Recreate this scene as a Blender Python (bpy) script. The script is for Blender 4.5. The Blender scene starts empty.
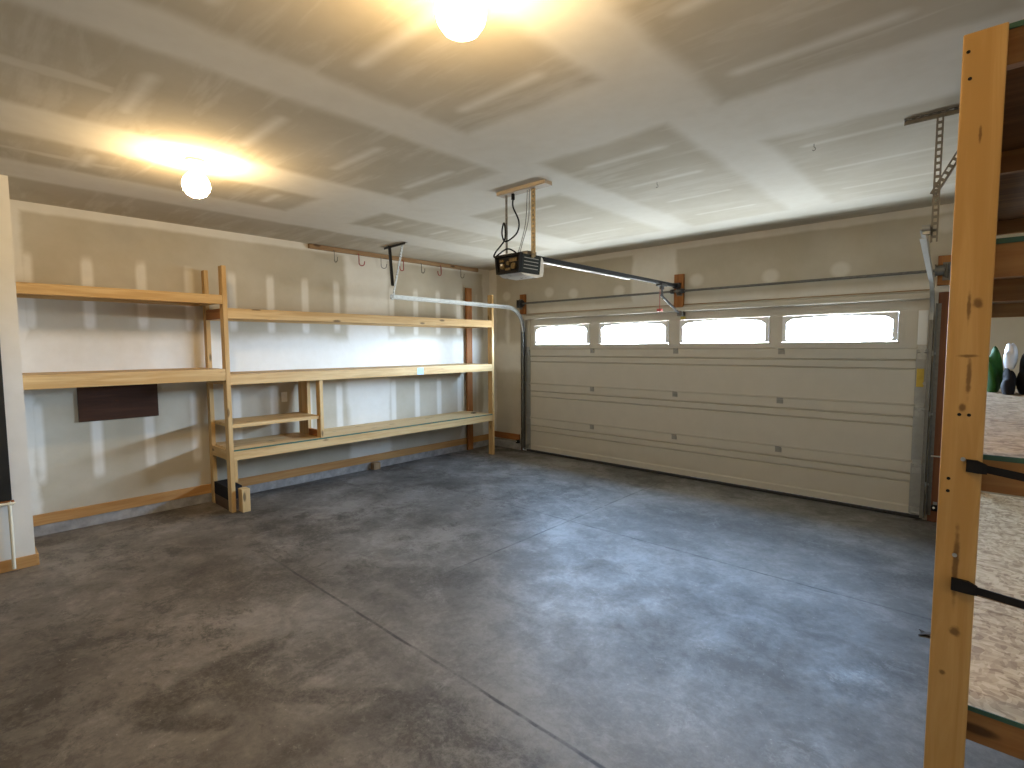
import bpy, bmesh, math, random
from mathutils import Vector, Matrix
random.seed(7)
S = bpy.context.scene
COL = S.collection
PI = math.pi

# ------------------------------------------------------------------ camera
CAM = dict(f=518.68, yaw=0.740183, pitch=-0.0718432, roll=-0.0051321, loc=(6.0541, -6.08737, 1.63151))
def make_camera():
    y, p, ro = CAM['yaw'], CAM['pitch'], CAM['roll']
    fwd = Vector((-math.cos(p)*math.sin(y), math.cos(p)*math.cos(y), math.sin(p)))
    r = Vector((math.cos(y), math.sin(y), 0)); u = r.cross(fwd)
    r2 = r*math.cos(ro) + u*math.sin(ro); u2 = -r*math.sin(ro) + u*math.cos(ro)
    cd = bpy.data.cameras.new('camera'); cd.sensor_width = 36; cd.lens = CAM['f']/1024*36
    cd.clip_start = .02
    o = bpy.data.objects.new('camera', cd); COL.objects.link(o)
    m = Matrix((r2, u2, -fwd)).transposed().to_4x4(); m.translation = CAM['loc']
    o.matrix_world = m; S.camera = o
make_camera()

# ------------------------------------------------------------------ exposure, sky, window daylight
S.view_settings.view_transform = 'Standard'; S.view_settings.look = 'None'
S.view_settings.gamma = 1; S.view_settings.use_curve_mapping = False
S.view_settings.exposure = 0.0
BULB = 172.0
SKY = 260.0
S.cycles.use_denoising = True
S.cycles.max_bounces = 10; S.cycles.diffuse_bounces = 6; S.cycles.transparent_max_bounces = 12
S.cycles.sample_clamp_indirect = 6; S.cycles.caustics_refractive = False; S.cycles.caustics_reflective = False
w = bpy.data.worlds.new('sky'); S.world = w; w.use_nodes = True
wt = w.node_tree; wt.nodes.clear()
tc = wt.nodes.new('ShaderNodeTexCoord'); sx = wt.nodes.new('ShaderNodeSeparateXYZ')
rp = wt.nodes.new('ShaderNodeValToRGB'); bg = wt.nodes.new('ShaderNodeBackground'); wo = wt.nodes.new('ShaderNodeOutputWorld')
mr = wt.nodes.new('ShaderNodeMapRange'); mr.inputs[1].default_value = -1; mr.inputs[2].default_value = 1
wt.links.new(tc.outputs['Generated'], sx.inputs[0]); wt.links.new(sx.outputs[2], mr.inputs[0]); wt.links.new(mr.outputs[0], rp.inputs[0])
wt.links.new(rp.outputs[0], bg.inputs[0]); wt.links.new(bg.outputs[0], wo.inputs[0])
e = rp.color_ramp.elements
e[0].position = .47; e[0].color = (.22, .225, .235, 1)          # pale driveway and lawn below the horizon
e[1].position = .53; e[1].color = (.58, .73, 1.0, 1)           # hazy bright sky
q = e.new(.60); q.color = (.58, .73, 1.0, 1); q = e.new(.74); q.color = (.20, .29, .44, 1); e[len(e)-1].color = (.16, .24, .38, 1)
bg.inputs[1].default_value = SKY
WINDOWS = [(.99, 1.925), (2.145, 3.10), (3.303, 4.265), (4.455, 5.40)]
for i, (a, b) in enumerate(WINDOWS):                            # sampling portals in the window openings (emit nothing)
    ld = bpy.data.lights.new('sky_portal', 'AREA'); ld.shape = 'RECTANGLE'; ld.size = b-a; ld.size_y = .23
    ld.cycles.is_portal = True
    lo = bpy.data.objects.new('sky_portal', ld); COL.objects.link(lo)
    lo.location = ((a+b)/2, .035, 1.80); lo.rotation_euler = (-PI/2, 0, 0)

H = 2.876
RX, BY = 6.52, -8.2        # right wall, back wall
NX, NY = 0.80, -5.70       # face and end of the thicker near part of the left wall

# ------------------------------------------------------------------ node helper
class NT:
    def __init__(s, name):
        s.m = bpy.data.materials.new(name); s.m.use_nodes = True; s.t = s.m.node_tree; s.t.nodes.clear()
        s.out = s.t.nodes.new('ShaderNodeOutputMaterial'); s.p = s.t.nodes.new('ShaderNodeBsdfPrincipled')
        s.t.links.new(s.p.outputs[0], s.out.inputs[0])
        s._pos = None
    def n(s, typ, **k):
        x = s.t.nodes.new(typ)
        for a, b in k.items(): setattr(x, a, b)
        return x
    def plug(s, sock, v):
        if isinstance(v, bpy.types.NodeSocket): s.t.links.new(v, sock)
        elif v is not None:
            if sock.type == 'RGBA' and len(v) == 3: v = (*v, 1)
            sock.default_value = v
    def ma(s, op, a, b=None, c=None, clamp=False):
        x = s.n('ShaderNodeMath', operation=op, use_clamp=clamp)
        s.plug(x.inputs[0], a); s.plug(x.inputs[1], b); s.plug(x.inputs[2], c); return x.outputs[0]
    def ss(s, v, a, b):
        x = s.n('ShaderNodeMapRange', interpolation_type='SMOOTHSTEP')
        s.plug(x.inputs[0], v); x.inputs[1].default_value = a; x.inputs[2].default_value = b; return x.outputs[0]
    def lerp(s, v, a, b, c, d):
        x = s.n('ShaderNodeMapRange'); s.plug(x.inputs[0], v)
        for i, q in enumerate((a, b, c, d)): x.inputs[i+1].default_value = q
        return x.outputs[0]
    def world(s):
        if not s._pos:
            g = s.n('ShaderNodeNewGeometry'); q = s.n('ShaderNodeSeparateXYZ'); s.t.links.new(g.outputs['Position'], q.inputs[0])
            s._pos = (g.outputs['Position'], q.outputs[0], q.outputs[1], q.outputs[2])
        return s._pos
    def obj(s):
        g = s.n('ShaderNodeTexCoord'); return g.outputs['Object']
    def noise(s, vec, scale, detail=4, rough=.55, dist=0, out=0):
        x = s.n('ShaderNodeTexNoise'); s.plug(x.inputs['Vector'], vec); x.inputs['Scale'].default_value = scale
        x.inputs['Detail'].default_value = detail; x.inputs['Roughness'].default_value = rough; x.inputs['Distortion'].default_value = dist
        return x.outputs[out]
    def mapping(s, vec, scale=(1, 1, 1), loc=(0, 0, 0), rot=(0, 0, 0)):
        x = s.n('ShaderNodeMapping'); s.plug(x.inputs[0], vec); s.plug(x.inputs[1], loc); x.inputs[2].default_value = rot; x.inputs[3].default_value = scale
        return x.outputs[0]
    def mix(s, f, a, b, blend='MIX'):
        x = s.n('ShaderNodeMix', data_type='RGBA', blend_type=blend)
        s.plug(x.inputs[0], f); s.plug(x.inputs[6], a); s.plug(x.inputs[7], b); return x.outputs[2]
    def rect(s, u, v, u0, u1, v0, v1, soft=.04, wob=None):
        du = s.ma('SUBTRACT', s.ma('ABSOLUTE', s.ma('SUBTRACT', u, (u0+u1)/2)), (u1-u0)/2)
        dv = s.ma('SUBTRACT', s.ma('ABSOLUTE', s.ma('SUBTRACT', v, (v0+v1)/2)), (v1-v0)/2)
        d = s.ma('MAXIMUM', du, dv)
        if wob is not None: d = s.ma('ADD', d, wob)
        return s.ss(d, soft, -soft)
    def blob(s, u, v, cu, cv, ru, rv, soft=.5, wob=None):
        a = s.ma('DIVIDE', s.ma('SUBTRACT', u, cu), ru); b = s.ma('DIVIDE', s.ma('SUBTRACT', v, cv), rv)
        d = s.ma('SQRT', s.ma('ADD', s.ma('MULTIPLY', a, a), s.ma('MULTIPLY', b, b)))
        if wob is not None: d = s.ma('ADD', d, wob)
        return s.ss(d, 1+soft, 1-soft)
    def period(s, u, u0, p, half, soft):           # soft stripes of half width `half` repeated every p
        q = s.ma('DIVIDE', s.ma('SUBTRACT', u, u0), p)
        d = s.ma('MULTIPLY', s.ma('ABSOLUTE', s.ma('SUBTRACT', q, s.ma('ROUND', q))), p)
        return s.ss(d, half+soft, half-soft)
    def mx(s, *v):
        r = v[0]
        for q in v[1:]: r = s.ma('MAXIMUM', r, q)
        return r
    def bump(s, h, strength=.2, dist=.002):
        x = s.n('ShaderNodeBump'); x.inputs['Strength'].default_value = strength; x.inputs['Distance'].default_value = dist
        s.plug(x.inputs['Height'], h); s.t.links.new(x.outputs[0], s.p.inputs['Normal'])
    def fin(s, col, rough=.5, metal=0, spec=.5):
        s.plug(s.p.inputs['Base Color'], col); s.plug(s.p.inputs['Roughness'], rough); s.plug(s.p.inputs['Metallic'], metal)
        s.p.inputs['Specular IOR Level'].default_value = spec; return s.m

BARE, MUD = (.455, .415, .33), (.71, .69, .635)
def drywall(name, mask_fn):
    k = NT(name); pos, x, y, z = k.world()
    wob = k.ma('MULTIPLY', k.ma('SUBTRACT', k.noise(pos, 2.5, 4), .5), .14)
    m = mask_fn(k, x, y, z, wob)
    cloud = k.noise(pos, 1.7, 5, .6); fine = k.noise(pos, 9, 4, .6)
    m = k.ma('ADD', m, k.lerp(cloud, .35, .75, -.10, .22), clamp=True)
    m = k.ma('MULTIPLY', m, k.lerp(fine, .3, .7, .86, 1.0))
    c = k.mix(m, BARE, MUD)
    c = k.mix(.25, c, k.mix(cloud, (.40, .36, .29), (.74, .70, .62)), 'SOFT_LIGHT')
    k.bump(k.noise(pos, 60, 3), .12, .002)
    return k.fin(c, .92, 0, .15)

def mask_left(k, x, y, z, wob):
    str_y = k.period(y, -5.165, .408, .040, .026)
    s1 = k.ma('MULTIPLY', str_y, k.rect(y, z, -5.6, -.3, 1.82, 2.44, .06, wob))
    s2 = k.ma('MULTIPLY', str_y, k.rect(y, z, -5.6, -.3, .46, 1.15, .06, wob))
    return k.mx(k.rect(y, z, -9, 1, 2.795, 4, .025, k.ma('MULTIPLY', wob, .3)), k.rect(y, z, -9, -5.58, -1, 4, .03, wob), k.rect(y, z, -.16, 1, -1, 4, .03, wob),
                k.rect(y, z, -2.60, -1.95, -1, 4, .05, wob), k.rect(y, z, -9, 1, 1.26, 1.76, .09, wob),
                k.ma('MULTIPLY', s1, 1.15), k.ma('MULTIPLY', s2, 1.15), .08)
def mask_front(k, x, y, z, wob):
    w3 = k.ma('MULTIPLY', wob, .3)
    bl = [k.blob(x, z, a, b, .085, .075, .45, k.ma('MULTIPLY', wob, 3)) for a, b in ((.38, 2.43), (1.24, 2.43), (1.68, 2.38), (2.42, 2.36), (3.47, 2.41), (4.29, 2.38), (4.94, 2.38), (5.75, 2.7))]
    return k.mx(k.rect(x, z, -9, 9, 2.80, 4, .022, w3), k.rect(x, z, -1, .15, -1, 4, .03, wob), k.rect(x, z, 2.62, 3.22, 2, 4, .04, wob),
                k.rect(x, z, .37, .45, 1.55, 2.3, .05, wob), k.rect(x, z, -1, .84, 1.25, 1.7, .09, wob), k.rect(x, z, .84, 9, 1.9, 2.21, .05, w3),
                k.ma('MULTIPLY', k.mx(*bl), .75), .14)
def mask_plain(k, x, y, z, wob):
    return k.mx(k.rect(y, z, -6.3, -5.5, -1, 4, .1, wob), k.rect(y, z, -9, 1, 1.1, 1.6, .1, wob), k.rect(x, z, -1, 1.2, -1, 4, .1, wob), .55)
def mask_ceil(k, x, y, z, wob):
    sw = k.ma('MULTIPLY', wob, .55)
    R = lambda a, b, c, d: k.rect(x, y, a, b, c, d, .06, sw)
    bare = k.mx(R(-1, .80, -9, 1), R(-1, 9, -.42, 1), R(1.27, 1.86, -9, -3.9), R(1.27, 1.86, -3.25, -.75), R(2.36, 3.42, -9, -3.33), R(2.36, 3.42, -2.62, -.75),
                R(3.75, 4.66, -9, -3.94), R(3.75, 4.66, -3.27, -.75), R(5.0, 6.1, -9, -3.32), R(5.0, 6.1, -2.63, -.75))
    st = k.period(y, -4.77, .6, .034, .05)
    cols = k.mx(R(2.6, 3.2, -9, -.6), R(3.92, 4.52, -9, -.6), R(5.12, 5.8, -9, -.6), R(1.42, 1.75, -9, -.6))
    stx = k.mx(k.rect(x, y, 2.84, 2.93, -6.4, -5.45, .03, wob), k.rect(x, y, 1.5, 1.58, -6.2, -5.2, .03, wob))
    streak = k.mx(k.ma('MULTIPLY', k.ma('MULTIPLY', st, cols), .95), k.ma('MULTIPLY', stx, .6))
    smear = k.ma('MULTIPLY', k.ss(k.noise(k.mapping((k.world()[0]), (.5, 3.2, 1)), 2.2, 5, .6, .4), .5, .66), .35)
    far = k.ss(y, -3.2, -1.6)                       # feathered mud, plus daylight painted in as lighter panels towards the door
    b = k.ma('MULTIPLY', bare, k.ma('SUBTRACT', 1, k.ma('MULTIPLY', k.ma('MULTIPLY', far, k.ss(y, -.4, -.5)), .35)))
    return k.mx(k.ma('SUBTRACT', 1, k.ma('MULTIPLY', k.ma('MULTIPLY', b, .86), k.ma('SUBTRACT', 1, smear))), streak)

def mat_floor():
    k = NT('stained_concrete'); pos, x, y, z = k.world()
    nz = k.noise(pos, 2.2, 4, .6, out=1)
    wv = k.n('ShaderNodeVectorMath', operation='MULTIPLY_ADD'); k.t.links.new(nz, wv.inputs[0]); wv.inputs[1].default_value = (.22, .22, 0); k.t.links.new(pos, wv.inputs[2]); wp = wv.outputs[0]
    big = k.noise(wp, .8, 5, .55); mid = k.noise(wp, 3.4, 9, .74, .25); fine = k.noise(pos, 24, 8, .8)
    v = k.ma('ADD', k.ma('MULTIPLY', big, .40), k.ma('ADD', k.ma('MULTIPLY', mid, .36), k.ma('MULTIPLY', fine, .24)))
    cr = k.n('ShaderNodeValToRGB'); k.plug(cr.inputs[0], v); el = cr.color_ramp.elements
    el[0].position = .41; el[0].color = (.092, .087, .080, 1); el[1].position = .59; el[1].color = (.235, .227, .216, 1)
    q = el.new(.5); q.color = (.145, .139, .130, 1)
    c = cr.outputs[0]
    # ground-in dirt: ragged, heaviest along the left wall and at the back of the garage
    zone = k.ma('ADD', k.ma('MULTIPLY', k.ss(x, 3.7, 2.4), .9), k.ma('ADD', k.ma('MULTIPLY', k.ss(y, -4.2, -5.0), .5), k.ma('MULTIPLY', k.ss(y, -2.0, -1.2), .45)), clamp=True)
    d1 = k.noise(k.mapping(wp, loc=(7, 3, 0)), 1.5, 9, .78, .3); d2 = k.noise(k.mapping(wp, loc=(2, 9, 0)), 6.5, 9, .8, .4)
    dv = k.ma('ADD', k.ma('MULTIPLY', d1, .6), k.ma('MULTIPLY', d2, .4))
    grit = k.noise(pos, 38, 8, .85)
    dv = k.ma('ADD', dv, k.ma('MULTIPLY', k.ma('SUBTRACT', grit, .5), .28))
    dirt = k.ma('MULTIPLY', k.ss(dv, .50, .575), k.ma('MULTIPLY', k.ma('ADD', zone, .12, clamp=True), .70))
    wob = k.ma('MULTIPLY', k.ma('SUBTRACT', k.noise(pos, 7, 9, .8, .3), .5), 2.2)
    def seg(ax, ay, bx, by, rad):
        L = math.hypot(bx-ax, by-ay); ux, uy = (bx-ax)/L, (by-ay)/L
        dx = k.ma('SUBTRACT', x, ax); dy = k.ma('SUBTRACT', y, ay)
        t = k.ma('MINIMUM', k.ma('MAXIMUM', k.ma('ADD', k.ma('MULTIPLY', dx, ux), k.ma('MULTIPLY', dy, uy)), 0.0), L)
        ex = k.ma('SUBTRACT', dx, k.ma('MULTIPLY', t, ux)); ey = k.ma('SUBTRACT', dy, k.ma('MULTIPLY', t, uy))
        d = k.ma('DIVIDE', k.ma('SQRT', k.ma('ADD', k.ma('MULTIPLY', ex, ex), k.ma('MULTIPLY', ey, ey))), rad)
        return k.ss(k.ma('ADD', d, wob), 1.35, .55)
    st = k.mx(*[k.ma('MULTIPLY', seg(*q[:5]), q[5]) for q in STAINS])
    st = k.ma('MULTIPLY', st, k.lerp(k.ma('ADD', k.ma('MULTIPLY', d2, .5), k.ma('MULTIPLY', grit, .5)), .42, .55, .15, 1.0))
    c = k.mix(k.mx(dirt, k.ma('MULTIPLY', st, .88)), c, (.040, .036, .031))
    pale = k.ma('MULTIPLY', k.ss(k.noise(k.mapping(wp, loc=(4, 1, 0)), 2.6, 9, .8, .3), .56, .66), .45)
    c = k.mix(pale, c, (.30, .295, .285))
    brown = k.ma('MULTIPLY', k.ss(k.ma('ADD', k.ma('MULTIPLY', x, .22), k.ma('ADD', y, k.ma('MULTIPLY', big, 1.2))), -2.4, -4.2), .75)
    c = k.mix(brown, c, k.mix(1.0, c, (1.0, .84, .66), 'MULTIPLY'))
    j = k.ma('MULTIPLY', k.ma('SUBTRACT', k.noise(pos, 5, 4), .5), .02)
    def line(u, u0, wd): return k.ss(k.ma('ABSOLUTE', k.ma('SUBTRACT', k.ma('ADD', u, j), u0)), wd, wd*.3)
    ln = k.mx(k.ma('MULTIPLY', line(x, 3.235, .013), k.ss(y, -4.1, -3.3)), k.ma('MULTIPLY', line(y, -2.215, .012), k.lerp(x, 1.2, 2.6, .2, 1)), k.ma('MULTIPLY', line(y, -4.45, .013), k.ss(x, 1.7, 2.2)))
    ln = k.ma('MULTIPLY', ln, k.lerp(k.noise(pos, 5, 6, .7), .38, .6, .15, .95))
    c = k.mix(ln, c, (.032, .030, .029))
    specks = k.ma('MULTIPLY', k.ss(k.noise(pos, 48, 2), .71, .76), .35)
    c = k.mix(specks, c, (.40, .385, .36))
    k.bump(k.ma('ADD', fine, k.ma('MULTIPLY', mid, .8)), .16, .004)
    rough = k.lerp(k.ma('ADD', k.ma('MULTIPLY', mid, .8), k.ma('MULTIPLY', big, .5)), .48, .82, .60, .34)
    return k.fin(c, rough, 0, .30)
STAINS = [(3.33, -5.52, 3.24, -5.05, .13, 1), (3.42, -5.58, 3.66, -5.36, .055, 1), (3.30, -5.30, 3.60, -5.18, .10, .9), (3.62, -5.16, 4.09, -4.74, .055, .9), (3.64, -5.16, 3.58, -4.72, .05, .8), (4.05, -5.2, 4.12, -4.72, .07, .7),
          (1.95, -3.4, 2.2, -3.1, .25, .7), (1.3, -4.15, 1.75, -3.95, .22, .9), (2.0, -4.9, 2.5, -4.6, .3, .8), (1.35, -1.9, 1.7, -1.6, .2, .7), (3.7, -1.35, 5.5, -1.35, .16, .75), (5.6, -1.75, 5.8, -1.6, .15, .8),
          (5.65, -3.2, 5.8, -3.0, .16, .6), (4.25, -4.75, 4.75, -4.75, .2, .9), (3.0, -3.95, 3.4, -3.7, .16, .7), (4.75, -3.7, 5.0, -3.6, .12, .4)]

def wood(name, axis, light, dark, rough=.6, knots=True):
    k = NT(name); o = k.obj()
    oi = k.n('ShaderNodeObjectInfo'); cb = k.n('ShaderNodeCombineXYZ')
    for i in range(3): k.plug(cb.inputs[i], k.ma('MULTIPLY', oi.outputs['Random'], 13.7+5*i))
    sc = [1, 1, 1]; sc[axis] = .07
    p = k.mapping(o, tuple(sc), cb.outputs[0])
    g = k.noise(p, 26, 5, .6, .6); b = k.noise(p, 7, 3, .5)
    v = k.ma('ADD', k.ma('MULTIPLY', g, .6), k.ma('MULTIPLY', b, .4))
    c = k.mix(k.ss(v, .38, .64), dark, light)
    c = k.mix(k.ma('MULTIPLY', k.lerp(oi.outputs['Random'], 0, 1, 0, .35), 1), c, k.mix(1, c, (.86, .78, .66), 'MULTIPLY'))
    if knots:
        sk = [1.0, 1.0, 1.0]; sk[axis] = .32
        vo = k.n('ShaderNodeTexVoronoi'); k.plug(vo.inputs['Vector'], k.mapping(o, tuple(sk), cb.outputs[0])); vo.inputs['Scale'].default_value = 10.0
        kn = k.ss(vo.outputs['Distance'], .20, .09)
        spc = k.n('ShaderNodeSeparateColor'); k.plug(spc.inputs[0], vo.outputs['Color'])
        kn = k.ma('MULTIPLY', kn, k.ss(spc.outputs[0], .30, .38))
        c = k.mix(k.ma('MULTIPLY', kn, .85), c, tuple(q*.22 for q in dark))
    k.bump(g, .15, .001)
    return k.fin(c, rough, 0, .3)
PL, PD = (.62, .44, .215), (.47, .295, .115)          # yellow pine
OL, OD = (.36, .155, .045), (.24, .085, .022)        # orange-brown stained board
BL, BD = (.50, .29, .11), (.40, .20, .065)           # baseboard
LL, LD = (.70, .54, .30), (.58, .40, .19)            # paler ply and lumber
def simple(name, col, rough=.5, metal=0, spec=.5, var=.12, scale=14):
    k = NT(name); o = k.obj(); n = k.noise(o, scale, 4, .6)
    c = k.mix(k.lerp(n, .3, .7, 0, 1), tuple(q*(1-var) for q in col), tuple(min(1, q*(1+var)) for q in col))
    return k.fin(c, k.lerp(n, .3, .7, max(0, rough-.06), rough+.06), metal, spec)
def osb():
    k = NT('strand_board'); o = k.obj()
    d = k.noise(o, 5, 3, .5, out=1)
    v1 = k.n('ShaderNodeTexVoronoi'); k.plug(v1.inputs['Vector'], k.mapping(k.mix(.12, o, d), (1, .35, 1), rot=(0, 0, .5))); v1.inputs['Scale'].default_value = 85
    v2 = k.n('ShaderNodeTexVoronoi'); k.plug(v2.inputs['Vector'], k.mapping(k.mix(.12, o, d), (.35, 1, 1), rot=(0, 0, -.3))); v2.inputs['Scale'].default_value = 62
    s1 = k.n('ShaderNodeSeparateColor'); k.plug(s1.inputs[0], v1.outputs['Color']); s2 = k.n('ShaderNodeSeparateColor'); k.plug(s2.inputs[0], v2.outputs['Color'])
    v = k.ma('ADD', k.ma('MULTIPLY', s1.outputs[0], .5), k.ma('MULTIPLY', s2.outputs[1], .5))
    cr = k.n('ShaderNodeValToRGB'); k.plug(cr.inputs[0], v); el = cr.color_ramp.elements
    el[0].position = .15; el[0].color = (.27, .17, .085, 1); el[1].position = .85; el[1].color = (.60, .46, .29, 1)
    q = el.new(.5); q.color = (.46, .33, .19, 1)
    k.bump(v, .2, .001); return k.fin(cr.outputs[0], .7, 0, .3)

M = {}
M['wall_left'] = drywall('drywall_left', mask_left); M['wall_front'] = drywall('drywall_front', mask_front)
M['plain'] = drywall('drywall_plain', mask_plain); M['ceil'] = drywall('drywall_ceiling', mask_ceil)
M['floor'] = mat_floor()
for i, a in enumerate('xyz'):
    M['pine_'+a] = wood('pine_along_'+a, i, PL, PD); M['stain_'+a] = wood('stained_board_along_'+a, i, OL, OD, knots=False)
    M['base_'+a] = wood('baseboard_along_'+a, i, BL, BD, knots=False); M['pale_'+a] = wood('pale_lumber_along_'+a, i, LL, LD)
    M['old_'+a] = wood('weathered_board_along_'+a, i, (.40, .27, .15), (.28, .17, .08))
M['osb'] = osb()
M['deckshade'] = wood('shaded_deck_board', 0, (.20, .10, .04), (.12, .055, .02), knots=False)  # upper rack decks: their shaded undersides are put into the colour
M['whitewood'] = wood('pale_grey_lumber', 0, (.52, .46, .38), (.44, .37, .29), knots=False)
M['jamb'] = wood('dark_jamb', 2, (.20, .075, .03), (.13, .045, .018), knots=False)
def mat_post():
    m = wood('rack_post_pine', 2, (.55, .36, .15), (.44, .265, .09), knots=False)
    k = NT.__new__(NT); k.m = m; k.t = m.node_tree; k._pos = None
    k.p = next(n for n in k.t.nodes if n.type == 'BSDF_PRINCIPLED')
    pos, x, y, z = k.world(); w_ = k.ma('MULTIPLY', k.ma('SUBTRACT', k.noise(pos, 60, 3), .5), 1.2)
    sp = [(.042, 1.73, .004, .035), (.050, 1.545, .005, .050), (.046, 1.60, .020, .004), (.040, 1.46, .007, .009), (.045, 1.02, .006, .10), (.052, .83, .010, .012), (.030, .70, .007, .007), (.045, 2.18, .003, .02), (.060, 1.74, .010, .012)]
    f = k.mx(*[k.blob(x, z, PX0_+a, b, c, d, .5, w_) for a, b, c, d in sp])
    base = k.p.inputs['Base Color'].links[0].from_socket
    k.plug(k.p.inputs['Base Color'], k.mix(k.ma('MULTIPLY', f, .75), base, (.10, .045, .015))); return m
PX0_ = 5.972
M['post'] = mat_post(); M['rackrail_x'] = wood('rack_rail_pine_x', 0, (.34, .18, .065), (.24, .11, .035)); M['rackrail_y'] = wood('rack_rail_pine_y', 1, (.34, .18, .065), (.24, .11, .035))  # rack rails: shade put into the colour as a darker pine
M['stem'] = simple('stem_wall_concrete', (.30, .29, .28), .9, 0, .2, .3, 9)
M['door'] = simple('door_white_steel', (.53, .50, .43), .45, 0, .4, .03, 5)
M['frame'] = simple('window_white_plastic', (.78, .80, .80), .4, 0, .4, .02)
M['galv'] = simple('galvanised_steel', (.40, .41, .40), .45, .8, .5, .15, 30)
M['galvd'] = simple('dull_steel', (.17, .165, .15), .5, .6, .5, .2, 30)
M['stile'] = simple('steel_stile', (.33, .34, .33), .5, .4, .5, .1, 20)
M['dark'] = simple('blackened_steel', (.05, .05, .05), .45, .5)
M['black'] = simple('black_plastic', (.010, .010, .011), .7, 0, .15)
M['rubber'] = simple('black_rubber', (.02, .02, .02), .7)
M['webbing'] = simple('black_webbing', (.010, .010, .012), .85, 0, .2)
M['grey'] = simple('grey_green_enamel', (.022, .027, .025), .7, 0, .15)
M['lens'] = simple('white_lens_plastic', (.82, .82, .78), .3, 0, .5, .02)
M['white'] = simple('white_plastic', (.75, .75, .72), .4, 0, .5, .03)
M['porcelain'] = simple('white_porcelain', (.8, .78, .74), .25, 0, .5, .02)
M['red'] = simple('red_vinyl', (.30, .035, .03), .4)
M['redplastic'] = simple('red_plastic', (.45, .05, .05), .4)
M['hinge'] = simple('hinge_steel', (.30, .295, .27), .45, .4)
M['brass'] = simple('gold_label', (.50, .36, .05), .4, .3)
M['yellow'] = simple('yellow_sticker', (.62, .50, .08), .5)
M['green_edge'] = simple('green_board_edge', (.03, .09, .06), .6)
M['tape'] = simple('blue_tape', (.32, .50, .68), .6)
M['brownpanel'] = wood('dark_brown_panel', 1, (.075, .030, .016), (.045, .018, .010), .45, False)
M['blackpanel'] = simple('black_panel', (.012, .012, .011), .35)
M['cream'] = simple('cream_pipe', (.68, .63, .48), .4, 0, .4, .04)
M['amber'] = simple('amber_parts', (.12, .085, .035), .6, .2, .3, .8, 120)
M['strap'] = simple('brassy_steel', (.34, .27, .15), .5, .5, .5, .2, 40)
M['rail'] = simple('black_painted_steel', (.012, .012, .012), .75, 0, .2)
M['greenbag'] = simple('green_fabric', (.025, .10, .02), .8, 0, .2, .25)
M['blackbag'] = simple('black_fabric', (.012, .012, .015), .8, 0, .2, .2)
M['whitebag'] = simple('white_film', (.72, .76, .85), .35, 0, .5, .05)
M['leaf'] = simple('dry_leaf', (.07, .05, .035), .8)
M['shadeblock'] = wood('old_dark_timber', 0, (.10, .06, .035), (.05, .03, .018))  # lower timber behind the post: shade put into its colour
def mat_pane():
    m = bpy.data.materials.new('window_glass'); m.use_nodes = True; t = m.node_tree; t.nodes.clear()
    o = t.nodes.new('ShaderNodeOutputMaterial'); mx = t.nodes.new('ShaderNodeMixShader'); tr = t.nodes.new('ShaderNodeBsdfTransparent'); gl = t.nodes.new('ShaderNodeBsdfGlossy')
    fr = t.nodes.new('ShaderNodeFresnel'); fr.inputs[0].default_value = 1.45; gl.inputs['Roughness'].default_value = .05; tr.inputs[0].default_value = (.95, .98, .97, 1)
    ge = t.nodes.new('ShaderNodeNewGeometry'); bf = t.nodes.new('ShaderNodeMath'); bf.operation = 'SUBTRACT'; bf.inputs[0].default_value = 1; t.links.new(ge.outputs['Backfacing'], bf.inputs[1]); ml = t.nodes.new('ShaderNodeMath'); ml.operation = 'MULTIPLY'; t.links.new(fr.outputs[0], ml.inputs[0]); t.links.new(bf.outputs[0], ml.inputs[1]); t.links.new(ml.outputs[0], mx.inputs[0]); t.links.new(tr.outputs[0], mx.inputs[1]); t.links.new(gl.outputs[0], mx.inputs[2]); t.links.new(mx.outputs[0], o.inputs[0]); return m
M['pane'] = mat_pane()
def mat_bulb():
    m = bpy.data.materials.new('lit_bulb'); m.use_nodes = True; t = m.node_tree; t.nodes.clear()
    o = t.nodes.new('ShaderNodeOutputMaterial'); em = t.nodes.new('ShaderNodeEmission'); em.inputs[0].default_value = (1.0, .69, .34, 1); em.inputs[1].default_value = BULB
    t.links.new(em.outputs[0], o.inputs[0]); return m
M['bulb'] = mat_bulb()

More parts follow.
